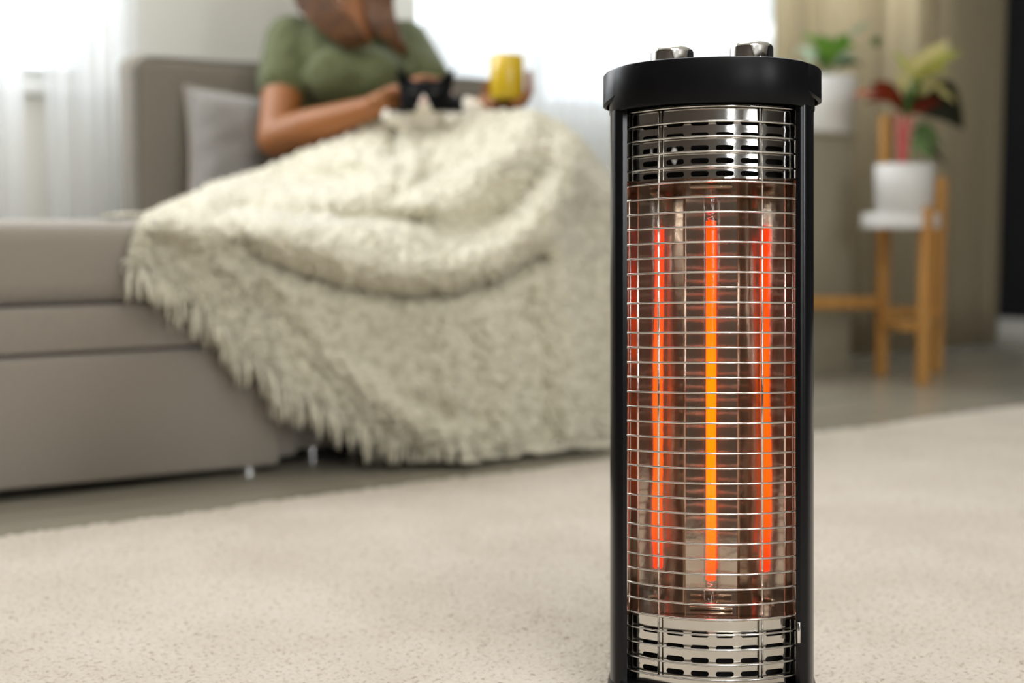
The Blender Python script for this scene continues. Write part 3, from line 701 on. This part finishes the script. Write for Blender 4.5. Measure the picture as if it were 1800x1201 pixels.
# ================================================================== CAT
def cat():
    hc = W(748, 170, 3.0)
    ca = empty('cat', hc); ca.rotation_euler = (0, 0, -YAW)
    tag(ca, 'black and white cat peeking over the blanket on the woman\'s lap', 'cat')
    b = bmesh.new()   # local: x right, y away, z up; head at origin facing -y
    ell(b, (0, 0, -.004), (0.055, 0.048, 0.038), None, 20)
    ell(b, (-.022, -.018, -.018), (0.028, 0.028, 0.022)); ell(b, (.022, -.018, -.018), (0.028, 0.028, 0.022))
    ell(b, (0, -.045, -.018), (0.020, 0.018, 0.015)); ell(b, (-.009, -.050, -.021), (0.012, 0.012, 0.010)); ell(b, (.009, -.050, -.021), (0.012, 0.012, 0.010))
    ell(b, (0, -.036, .0), (0.014, 0.018, 0.018))
    for s in (1, -1):
        q = bmesh.ops.create_cone(b, cap_ends=True, segments=14, radius1=0.029, radius2=0.003, depth=0.072)
        Mx = Matrix.Translation((s*0.044, 0.006, 0.030)) @ Matrix.Rotation(s*math.radians(30), 4, 'Y') @ Matrix.Diagonal((1.0, 0.45, 1.0, 1))
        bmesh.ops.transform(b, matrix=Mx, verts=q['verts'])
    ell(b, (.02, .075, -.035), (0.065, 0.085, 0.055)); ell(b, (.07, .10, -.045), (0.075, 0.075, 0.055)); ell(b, (0.01, .03, -.035), (0.05, 0.05, 0.04))
    limb(b, [(-.03, .03, -.05), (-.062, .0, -.045), (-.075, -.022, -.042)], [0.024, 0.019, 0.017])
    limb(b, [(.04, .03, -.05), (.06, .0, -.048), (.052, -.03, -.05)], [0.024, 0.019, 0.016])
    limb(b, [(.12, .12, -.05), (.16, .10, -.06), (.17, .05, -.065)], [0.018, 0.014, 0.010])
    o = obj('body', b, M['cat'], ca); remesh(o, 0.0035, 3)
    b = bmesh.new(); ell(b, (0, -.061, -.014), (0.0065, 0.004, 0.005)); obj('nose', b, M['pink'], ca)
    for s in (1, -1):
        b = bmesh.new(); ell(b, (s*.020, -.043, .004), (0.009, 0.005, 0.005)); obj('eye', b, M['eye'], ca)
cat()

# ================================================================== HEATER
def heater():
    a = math.radians(8.7); ZO = 0.335
    lx = R*math.cos(a) - F*math.sin(a); ly = F*math.cos(a) + R*math.sin(a); lz = U.copy()
    org = W(1250, 620, 1.34) - lz*ZO
    h = empty('electric_heater', org)
    Mr = Matrix((lx, ly, lz)).transposed(); h.rotation_euler = Mr.to_euler()
    tag(h, 'tall black tower heater with chrome wire grille and glowing orange element, standing on the rug', 'heater')
    def hz(py, d=1.34): return ZO + (620-py)*d/FPX
    def G(x): return -0.070 + 0.034*(abs(x)/0.0775)**2
    def sup(hw, hd, n, cnt=96, cy=0.0):
        out = []
        for k in range(cnt):
            t = 2*math.pi*k/cnt; c, s = math.cos(t), math.sin(t)
            out.append((math.copysign(abs(c)**(2/n), c)*hw, cy+math.copysign(abs(s)**(2/n), s)*hd))
        return out
    # --- base foot, levelled on the rug
    inv = Mr.inverted()
    bm = bmesh.new(); rings = []
    for (sc_, z, world) in ((1.005, 0.0125, True), (1.012, 0.024, True), (1.005, 0.029, True), (0.985, 0.0, False)):
        ring = []
        for x, y in sup(0.0965, 0.074, 2.3, 96, 0.0):
            x *= sc_; y *= sc_
            if world:
                p = org + lx*x + ly*y; lp = inv @ (Vector((p.x, p.y, z)) - org)
            else:
                lp = Vector((x, y, 0.0325))
            ring.append(bm.verts.new(lp))
        rings.append(ring)
    for A, B in zip(rings, rings[1:]):
        for k in range(96): bm.faces.new((A[k], A[(k+1) % 96], B[(k+1) % 96], B[k]))
    bm.faces.new(rings[0]); bm.faces.new(rings[-1])
    obj('base', bm, M['cap_black'], h, True, 35)
    zb, zt = 0.030, ZO+0.2245
    # --- shell: sides and back, open at the front
    bm = bmesh.new()
    full = sup(0.0932, 0.071, 2.3, 240)
    outer = [p for p in full if not (p[1] < 0 and abs(p[0]) < 0.079)]
    outer.sort(key=lambda p: math.atan2(p[0], -p[1]) % (2*math.pi))
    inner = []
    for x, y in outer: f_ = 0.955; inner.append((x*f_, y*f_))
    poly = outer + inner[::-1]
    A = [bm.verts.new((x, y, zb)) for x, y in poly]; B = [bm.verts.new((x, y, zt)) for x, y in poly]; n = len(poly)
    for i in range(n): bm.faces.new((A[i], A[(i+1) % n], B[(i+1) % n], B[i]))
    m_ = len(outer)
    for L in (A, B):
        for i in range(m_-1): bm.faces.new((L[i], L[i+1], L[n-2-i], L[n-1-i]))
    obj('shell', bm, M['gloss_black'], h, True, 50)
    # --- front side frames
    for s in (-1, 1):
        bm = bmesh.new()
        prof = [(0.0800, -0.030), (0.0800, -0.0425), (0.0845, -0.0425), (0.0885, -0.038), (0.0915, -0.030), (0.0936, -0.020), (0.0943, -0.008), (0.0938, 0.004), (0.088, 0.004), (0.083, -0.015)]
        prism(bm, [(s*x, y) for x, y in prof], zb, zt)
        obj('side_frame', bm, M['gloss_black'], h, True, 50)
    # --- top cap
    z0, z1 = ZO+0.2232, ZO+0.2640
    bm = bmesh.new(); rings = []
    for k, (f_, z) in enumerate(((0.90, z0+0.002), (0.985, z0), (1.0, z0+0.002), (1.0, z1-0.003), (0.994, z1-0.0008), (0.975, z1), (0.6, z1+0.0008), (0.2, z1+0.001))):
        rings.append([bm.verts.new((x*f_, y*f_, z)) for x, y in sup(0.0955, 0.0775, 2.35, 120)])
    for A, B in zip(rings, rings[1:]):
        for k in range(120): bm.faces.new((A[k], A[(k+1) % 120], B[(k+1) % 120], B[k]))
    bm.faces.new(rings[0]); bm.faces.new(rings[-1])
    cap = obj('top_cap', bm, M['cap_black'], h, True, 40)
    for s in (-1, 1):  # grip ears on both sides of the cap
        bm = bmesh.new(); ns = 22; outl = []
        for k in range(ns+1):
            t = k/ns; y = -0.040+0.095*t
            x = 0.0955*(1-min(1, abs(y)/0.0775)**2.35)**(1/2.35) - 0.001 + 0.0075*math.sin(math.pi*t)**0.7
            outl.append((x, y, t))
        rings = []
        for x, y, t in outl:
            zl = z0+0.009+0.012*max(0, 2*t-1)**2 + 0.006*max(0, 1-2*t)**4; zh = z1-0.0008-0.005*t*t
            rings.append([bm.verts.new((s*xx, y, zz)) for xx, zz in ((x-.003, zl), (x, zl+.0015), (x, zh-.0015), (x-.0015, zh), (x-.010, zh), (x-.010, zh-.004), (x-.003, zh-.004))])
        for A, B in zip(rings, rings[1:]):
            for k in range(7): bm.faces.new((A[k], A[(k+1) % 7], B[(k+1) % 7], B[k]))
        bm.faces.new(rings[0]); bm.faces.new(rings[-1])
        obj('grip', bm, M['cap_black'], cap, True, 45)
    # --- knobs
    for kx, kh in ((-0.0365, 0.0245), (0.0375, 0.0265)):
        bm = bmesh.new(); r0 = 0.0203
        lathe(bm, [(r0-.001, z1), (r0, z1+.001), (r0, z1+kh-.0058), (r0-.0006, z1+kh-.0040), (r0-.0022, z1+kh-.0020), (r0-.0055, z1+kh-.0007), (r0-.012, z1+kh), (0.001, z1+kh+.0002)], kx, 0.0, 56)
        kb = obj('knob', bm, M['chrome'], cap, True, 32)
        bm = bmesh.new(); box(bm, kx-.0125, kx-.0095, -0.006, 0.006, z1+kh-.0016, z1+kh+.0001, 0.0006, 2); obj('pointer', bm, M['chrome'], kb)
    # --- reflector
    prof = [(-0.0765, -0.040), (-0.0745, -0.028), (-0.069, -0.012), (-0.025, 0.0233), (0.025, 0.0233), (0.069, -0.012), (0.0745, -0.028), (0.0765, -0.040)]
    zc0, zc1 = ZO-0.2405, ZO+0.157
    bm = bmesh.new(); ncol = 60
    fine = []
    for (xa, ya), (xb, yb) in zip(prof[2:5], prof[3:6]):
        for k in range(6): fine.append((xa+(xb-xa)*k/6, ya+(yb-ya)*k/6, 1 if 0 < k else 0, (yb-ya), -(xb-xa)))
    fine.append((prof[5][0], prof[5][1], 0, 0, 0))
    back = [(x*1.03, y+0.0035, 0, 0, 0) for x, y in prof[2:6]]
    for pts in (fine, back):
        cols = []
        for x, y, wgt, nx_, ny_ in pts:
            L_ = math.hypot(nx_, ny_) or 1; col = []
            for k in range(ncol+1):
                z = zc0+(zc1-zc0)*k/ncol
                d_ = wgt*0.0006*noise.noise(Vector((x*22, z*9, 3.7)))
                col.append(bm.verts.new((x+nx_/L_*d_, y+ny_/L_*d_, z)))
            cols.append(col)
        for a_, b_ in zip(cols, cols[1:]):
            for k in range(ncol): bm.faces.new((a_[k], b_[k], b_[k+1], a_[k+1]))
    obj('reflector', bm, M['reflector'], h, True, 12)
    for s in (-1, 1):
        bm = bmesh.new(); pp = [(s*x, y) for x, y in ((0.069, -0.012), (0.0745, -0.028), (0.0765, -0.040))]
        cols = [[bm.verts.new((x, y, zc0+(zc1-zc0)*k/30)) for k in range(31)] for x, y in pp]
        for a_, b_ in zip(cols, cols[1:]):
            for k in range(30): bm.faces.new((a_[k], b_[k], b_[k+1], a_[k+1]))
        o = obj('side_flange', bm, M['plate'], h, True, 12); md = o.modifiers.new('thick', 'SOLIDIFY'); md.thickness = 0.0008; md.offset = 1
        bm = bmesh.new(); tube(bm, [(s*0.0680, -0.0135, zc0), (s*0.0680, -0.0135, zc1)], 0.0013, 8); obj('flange_bead', bm, M['wire'], h)
        bm = bmesh.new(); tube(bm, [(s*0.0252, 0.0222, zc0), (s*0.0252, 0.0222, zc1)], 0.0008, 8); obj('fold_bead', bm, M['reflector'], h)
    # chamber floor and roof
    def dshape(off): return [(x, G(x)+off) for x in np.linspace(-0.0765, 0.0765, 25)] + [(x, y) for x, y in prof[::-1]]
    for nm, z in (('chamber_roof', zc1), ('chamber_floor', zc0-.0015)):
        bm = bmesh.new(); prism(bm, dshape(0.0065), z, z+0.0015); obj(nm, bm, M['reflector'], h, False)
    # --- perforated plates
    def plate(nm, za, zb_, rowz):
        bm = bmesh.new(); pitch = 0.0221; cx = [0.0018+(k-2.5)*pitch for k in range(6)]
        zs = [za] + [(a_+b_)/2 for a_, b_ in zip(rowz, rowz[1:])] + [zb_]
        xsb = [-0.0768] + [(a_+b_)/2 for a_, b_ in zip(cx, cx[1:])] + [0.0768]
        N_ = 24
        def place(x, z): return bm.verts.new((x, G(x)+0.0068, z))
        for i in range(6):
            for j in range(len(rowz)):
                xa, xb, z_a, z_b = xsb[i], xsb[i+1], zs[j], zs[j+1]
                c = (cx[i], rowz[j]); hw, hh = (0.0080, 0.0025); inn, out = [], []
                for k in range(N_):
                    t = 2*math.pi*k/N_; co, si = math.cos(t), math.sin(t)
                    xx = math.copysign(hw-hh, co) if abs(co) > 1e-6 else 0
                    inn.append(place(c[0]+(xx if abs(co) > 0.02 else 0)+hh*co, c[1]+hh*si))
                    # stretch rectangle outline
                    m2 = max(abs(co), abs(si)); u, v = co/m2, si/m2
                    X_ = c[0] + (u*(xb-c[0]) if u > 0 else u*(c[0]-xa)); Z_ = c[1] + (v*(z_b-c[1]) if v > 0 else v*(c[1]-z_a))
                    out.append(place(X_, Z_))
                for k in range(N_): bm.faces.new((inn[k], inn[(k+1) % N_], out[(k+1) % N_], out[k]))
        bmesh.ops.remove_doubles(bm, verts=bm.verts[:], dist=1e-5)
        o = obj(nm, bm, M['plate'], h, True)
        md = o.modifiers.new('thick', 'SOLIDIFY'); md.thickness = 0.0008; md.offset = 0
        md = o.modifiers.new('split', 'EDGE_SPLIT'); md.split_angle = math.radians(30)
        # dark cavity wall behind the slots
        bm = bmesh.new(); pts = [(x, G(x)+0.012+0.012) for x in np.linspace(-0.074, 0.074, 21)]
        A = [bm.verts.new((x, y, za)) for x, y in pts]; B = [bm.verts.new((x, y, zb_)) for x, y in pts]
        for k in range(20): bm.faces.new((A[k], A[k+1], B[k+1], B[k]))
        obj('cavity_liner', bm, M['dark'], h, True)
    zrow_t = sorted(hz(p, 1.285) for p in (217, 238.5, 261, 283.5, 306))
    plate('upper_vent_plate', zc1+.001, ZO+0.2235, zrow_t)
    zrow_b = sorted(hz(p, 1.285) for p in (1113, 1136, 1158, 1181))
    plate('lower_vent_plate', 0.0330, zc0-.0008, zrow_b)
    # ceramic insulators seen through the upper slots
    for x, r_, z in ((-0.0535, 0.0016, hz(262, 1.29)), (-0.0325, 0.0034, hz(272, 1.29))):
        bm = bmesh.new(); ell(bm, (x, G(x)+0.0110, z), (r_, r_, 0.009)); obj('insulator', bm, M['ceramic'], h)
    # --- heating element
    el = bmesh.new(); ez0, ez1 = hz(1020, 1.33), hz(389, 1.33)
    turns = 150; pts = []
    lathe(el, [(0.0046, ez0), (0.0046, ez1)], 0, -0.010, 24)
    elo = obj('heating_element', el, M['glow'], h)
    bm = bmesh.new(); zq0, zq1 = hz(1058, 1.33), hz(338, 1.33)
    lathe(bm, [(0.0030, zq0-.006), (0.0062, zq0), (0.0068, zq0+.004), (0.0068, zq1-.004), (0.0062, zq1), (0.0030, zq1+.006)], 0, -0.010, 28); obj('quartz_tube', bm, M['quartz'], elo)
    for z, sgn in ((ez0, -1), (ez1, 1)):
        bm = bmesh.new()
        pts = [(0.0034*math.cos(k*.9), -0.010+0.0034*math.sin(k*.9), z+sgn*(0.0007*k)) for k in range(16)] + [(0, -0.010, z+sgn*0.016), (0, -0.010, (zc0 if sgn < 0 else zc1))]
        tube(bm, pts, 0.0005, 5); obj('lead_wire', bm, M['wire'], elo)
    for z in (zc0+.002, zc1-.002):
        bm = bmesh.new(); box(bm, -0.020, 0.020, -0.014, -0.006, z-.0012, z+.0012, 0.0005, 1); obj('tube_holder', bm, M['reflector'], h)
    # --- wire grille
    gr = empty('grille'); gr.parent = h
    zt_, pitch = ZO+0.2212, 0.01352
    for i in range(39):
        z = zt_-i*pitch; bm = bmesh.new()
        pts = [(-0.0800, -0.026, z), (-0.0792, -0.032, z)] + [(x, G(x), z) for x in np.linspace(-0.0775, 0.0775, 27)] + [(0.0792, -0.032, z), (0.0800, -0.026, z)]
        tube(bm, pts, 0.00098, 8); obj('grille_wire', bm, M['wire'], gr)
    for x in (-0.0765, -0.0465, 0.0462, 0.0765):
        bm = bmesh.new(); tube(bm, [(x, G(x)+0.0019, zt_+0.001), (x, G(x)+0.0019, zt_-38*pitch-.001)], 0.00105, 8); obj('grille_upright', bm, M['wire'], gr)
    # small screw and bracket in the upper cavity plate
    bm = bmesh.new(); box(bm, 0.0775, 0.0805, -0.046, -0.040, ZO-0.262, ZO-0.243, 0.0008, 2); obj('grille_clip', bm, M['wire'], h)
heater()

# ================================================================== PLANTS
ped_c = Wz(1440, 651, 0.0)
def pedestal():
    xr = Wv(1503, 400, 2.86)
    p = empty('pedestal', (xr.x-0.16, 2.965, 0)); tag(p, 'taupe box pedestal standing in front of the drape just right of the heater', 'pedestal')
    pass
    b = bmesh.new(); box(b, -0.155, 0.155, -0.10, 0.10, 0.0, 0.712, 0.004, 2); obj('body', b, M['pedestal'], p, True, 30)
    b = bmesh.new(); box(b, -0.16, 0.16, -0.105, 0.105, 0.712, 0.727, 0.004, 2); obj('top', b, M['pedestal'], p, True, 30)
    return p
ped = pedestal()
def leaf(bm, base, tip, width, droop=0.02, twist=0.0, fold=0.15):
    base = Vector(base); tip = Vector(tip); ax = tip-base; L = ax.length; t = ax.normalized()
    sd = t.cross(-F).normalized()
    sd = (sd*math.cos(twist) + t.cross(sd)*math.sin(twist)).normalized(); nn = sd.cross(t).normalized()
    n = 12; rows = []
    for i in range(n+1):
        s = i/n; wd = width*0.5*(math.sin(math.pi*min(1, s**0.8))**0.8)*(1-0.25*s) + 0.0004
        c = base + ax*s + Vector((0, 0, 1))*(droop*4*s*(1-s)) 
        rows.append([bm.verts.new(c - sd*wd + nn*fold*wd), bm.verts.new(c - sd*wd*.5 + nn*fold*wd*.4), bm.verts.new(c), bm.verts.new(c + sd*wd*.5 + nn*fold*wd*.4), bm.verts.new(c + sd*wd + nn*fold*wd)])
    for A, B in zip(rows, rows[1:]):
        for k in range(4): bm.faces.new((A[k], A[k+1], B[k+1], B[k]))
def pot(name, parent, r, hgt, z0=0):
    b = bmesh.new()
    lathe(b, [(r*.90, 0), (r*.94, 0.004), (r*.98, hgt*.5), (r, hgt), (r*.95, hgt+.001), (r*.93, hgt-.004), (r*.92, hgt-.02), (r*.85, 0.01)], seg=48)
    o = obj('pot', b, M['pot'], parent)
    b = bmesh.new(); lathe(b, [(r*.925, hgt-.018), (r*.5, hgt-.012), (0.001, hgt-.010)], seg=32, cap0=False); obj('soil', b, M['soil'], parent)
def plant(root, leaves, stems):
    o0 = root.location
    for (m, b0, b1, wd, dr, tw) in leaves:
        bm = bmesh.new(); leaf(bm, W(*b0)-o0, W(*b1)-o0, wd, dr, tw); o = obj('leaf', bm, M[m], root)
    for (m, pts, rad) in stems:
        bm = bmesh.new(); P_ = catmull([tuple(W(*p)-o0) for p in pts], 10); tube(bm, [Vector(p) for p in P_], rad, 8); obj('stem', bm, M[m], root)
pc = Wv(1453, 210, 2.965)
pl1 = empty('potted_plant', (pc.x, pc.y, 0.7275)); tag(pl1, 'leafy green plant in a white pot on the taupe pedestal beside the heater', 'plant')
pot('pot', pl1, 0.086, 0.172)
D1 = 4.36
plant(pl1, [
 ('leaf_green', (1452,112,D1), (1408,66,D1-.05), 0.050, 0.03, .9), ('leaf_green', (1458,105,D1), (1462,62,D1+.03), 0.045, 0.0, .5),
 ('leaf_green', (1462,108,D1), (1492,60,D1-.03), 0.05, 0.02, .6), ('leaf_pale', (1452,122,D1), (1412,112,D1-.1), 0.05, 0.03, .8),
 ('leaf_pale', (1466,118,D1), (1510,100,D1-.06), 0.045, 0.02, .9), ('leaf_mid', (1468,122,D1), (1520,118,D1-.03), 0.035, 0.02, 1.1),
 ('leaf_pale', (1490,66,D1), (1530,42,D1+.03), 0.03, 0.01, 1.0), ('leaf_mid', (1534,78,D1-.05), (1548,66,D1-.05), 0.036, 0.0, .2),
 ('leaf_green', (1456,118,D1), (1430,84,D1+.08), 0.05, 0.03, .5), ('leaf_mid', (1450,126,D1), (1420,128,D1-.05), 0.035, 0.01, 1.0),
 ('leaf_pale', (1448,118,D1), (1395,95,D1), 0.045, 0.03, .7), ('leaf_green', (1454,116,D1), (1438,62,D1-.04), 0.05, 0.02, .3), ('leaf_green', (1460,112,D1), (1506,84,D1+.05), 0.04, 0.03, .8), ('leaf_mid', (1450,124,D1), (1432,100,D1-.1), 0.05, 0.01, .6), ('leaf_green', (1450,122,D1), (1480,90,D1-.1), 0.04, 0.02, .6),
], [('stem_green', [(1458,132,D1),(1457,118,D1),(1458,100,D1)], 0.004), ('stem_green', [(1462,130,D1),(1490,100,D1-.02),(1536,76,D1-.05)], 0.0015),
    ('stem_green', [(1452,132,D1),(1450,120,D1),(1448,112,D1)], 0.004), ('stem_green', [(1464,130,D1),(1478,100,D1),(1492,64,D1)], 0.002)])
# wooden stand with white shelf
st0 = W(1590, 660, 4.08)
st = empty('plant_stand', (st0.x, st0.y, 0)); tag(st, 'honey-coloured wooden plant stand with a white shelf in front of the drape', 'plant stand'); o0 = st.location
def leg(px, pyf, pyt, d, r_=0.0155):
    f = Wz(px, pyf, 0.0); t = ray(px, pyt); q = f.copy(); k = (f-CP); hd = math.hypot(f.x, f.y); s = hd/math.hypot(t.x, t.y); z = CAMZ+t.z*s
    b = bmesh.new(); box(b, -r_, r_, -r_, r_, 0, z, 0.004, 2)
    o = obj('leg', b, M['bamboo'], st, True, 30); o.location = Vector((f.x, f.y, 0))-o0; o.rotation_euler = (0, 0, math.radians(-20))
    return Vector((f.x, f.y, 0)), z
L1, z1 = leg(1548, 661, 202, 0); L2, z2 = leg(1621, 677, 364, 0); L3, z3 = leg(1645, 654, 312, 0); L4, z4 = leg(1392, 676, 364, 0)
def bar(a, za, c, zc, nm='crossbar', hh=0.016):
    p = Vector((a.x, a.y, za))-o0; q = Vector((c.x, c.y, zc))-o0
    b = bmesh.new(); L = (q-p).length; box(b, 0, L, -0.008, 0.008, -hh, hh, 0.003, 2)
    o = obj(nm, b, M['bamboo'], st, True, 30); o.location = p; o.rotation_euler = (q-p).to_track_quat('X', 'Z').to_euler()
zz = lambda P_, py, px: CAMZ + ray(px, py).z*math.hypot(P_.x, P_.y)/math.hypot(ray(px, py).x, ray(px, py).y)
bar(L1, zz(L1, 568, 1548), L2, zz(L2, 576, 1621)); bar(L1, zz(L1, 549, 1548), L3, zz(L3, 549, 1645)); bar(L1, zz(L1, 532, 1548), L4, zz(L4, 532, 1392), hh=0.018)
bar(L2, zz(L2, 576, 1621), L3, zz(L3, 562, 1645))
sc_ = (L1+L2+L3)/3; shc = W(1583, 385, 4.08)
b = bmesh.new(); lathe(b, [(0.104, 0), (0.110, 0.004), (0.110, 0.040), (0.106, 0.045)], 0, 0, 48)
o = obj('shelf', b, M['pot'], st, True, 40); o.location = Vector((shc.x, shc.y, 0.441))-o0
pl2 = empty('potted_plant', (shc.x, shc.y, 0.4865)); pc2 = W(1588, 385, 4.05); pl2.location.x = pc2.x; pl2.location.y = pc2.y
tag(pl2, 'plant with cream and dark red leaves in a white pot on the wooden stand', 'plant')
pot('pot', pl2, 0.083, 0.136)
D2 = 4.07
plant(pl2, [
 ('leaf_cream', (1608,140,D2), (1668,70,D2+.02), 0.075, 0.0, .2), ('leaf_cream', (1605,142,D2), (1640,78,D2-.03), 0.07, 0.0, .3),
 ('leaf_cream', (1602,142,D2), (1612,96,D2+.06), 0.05, 0.01, .4), ('leaf_lime', (1612,145,D2), (1692,92,D2), 0.045, 0.02, .7),
 ('leaf_lime', (1602,140,D2), (1568,88,D2+.03), 0.03, 0.01, .6), ('leaf_lime', (1600,145,D2), (1672,132,D2-.04), 0.045, 0.03, .9),
 ('leaf_cream', (1594,168,D2), (1576,122,D2-.05), 0.035, 0.0, .4), ('leaf_lime', (1612,160,D2), (1690,168,D2-.02), 0.04, 0.03, 1.0), ('leaf_cream', (1612,165,D2), (1680,182,D2-.05), 0.045, 0.03, .9),
 ('leaf_red', (1592,200,D2), (1530,148,D2-.06), 0.07, 0.02, .5), ('leaf_red', (1588,196,D2), (1494,172,D2), 0.05, 0.03, .9), ('leaf_red', (1578,190,D2), (1520,182,D2-.08), 0.035, 0.02, .7),
 ('leaf_red', (1600,200,D2), (1655,182,D2-.04), 0.05, 0.02, .6), ('leaf_dark', (1618,182,D2), (1694,228,D2-.04), 0.13, 0.045, .35),
 ('leaf_dark', (1620,190,D2), (1680,196,D2), 0.055, 0.03, .9), ('leaf_mid', (1604,225,D2), (1655,262,D2), 0.045, 0.02, .6), ('leaf_mid', (1604,240,D2), (1640,282,D2-.03), 0.04, 0.01, .5),
 ('leaf_dark', (1606,250,D2), (1662,292,D2), 0.03, 0.02, .8), ('leaf_mid', (1600,200,D2), (1618,130,D2+.02), 0.05, 0.0, .3), ('leaf_mid', (1596,205,D2), (1592,150,D2-.02), 0.04, 0.0, .5), ('leaf_mid', (1606,190,D2), (1632,140,D2+.03), 0.04, 0.0, .5),
], [('stem_pink', [(1587,296,D2),(1586,255,D2),(1590,205,D2)], 0.007), ('stem_pink', [(1592,296,D2),(1594,250,D2),(1602,205,D2)], 0.005), ('stem_pink', [(1583,296,D2),(1580,245,D2),(1576,200,D2)], 0.005),
    ('stem_green', [(1590,210,D2),(1600,170,D2),(1608,135,D2)], 0.005), ('stem_green', [(1596,296,D2),(1606,262,D2),(1606,240,D2)], 0.003)])
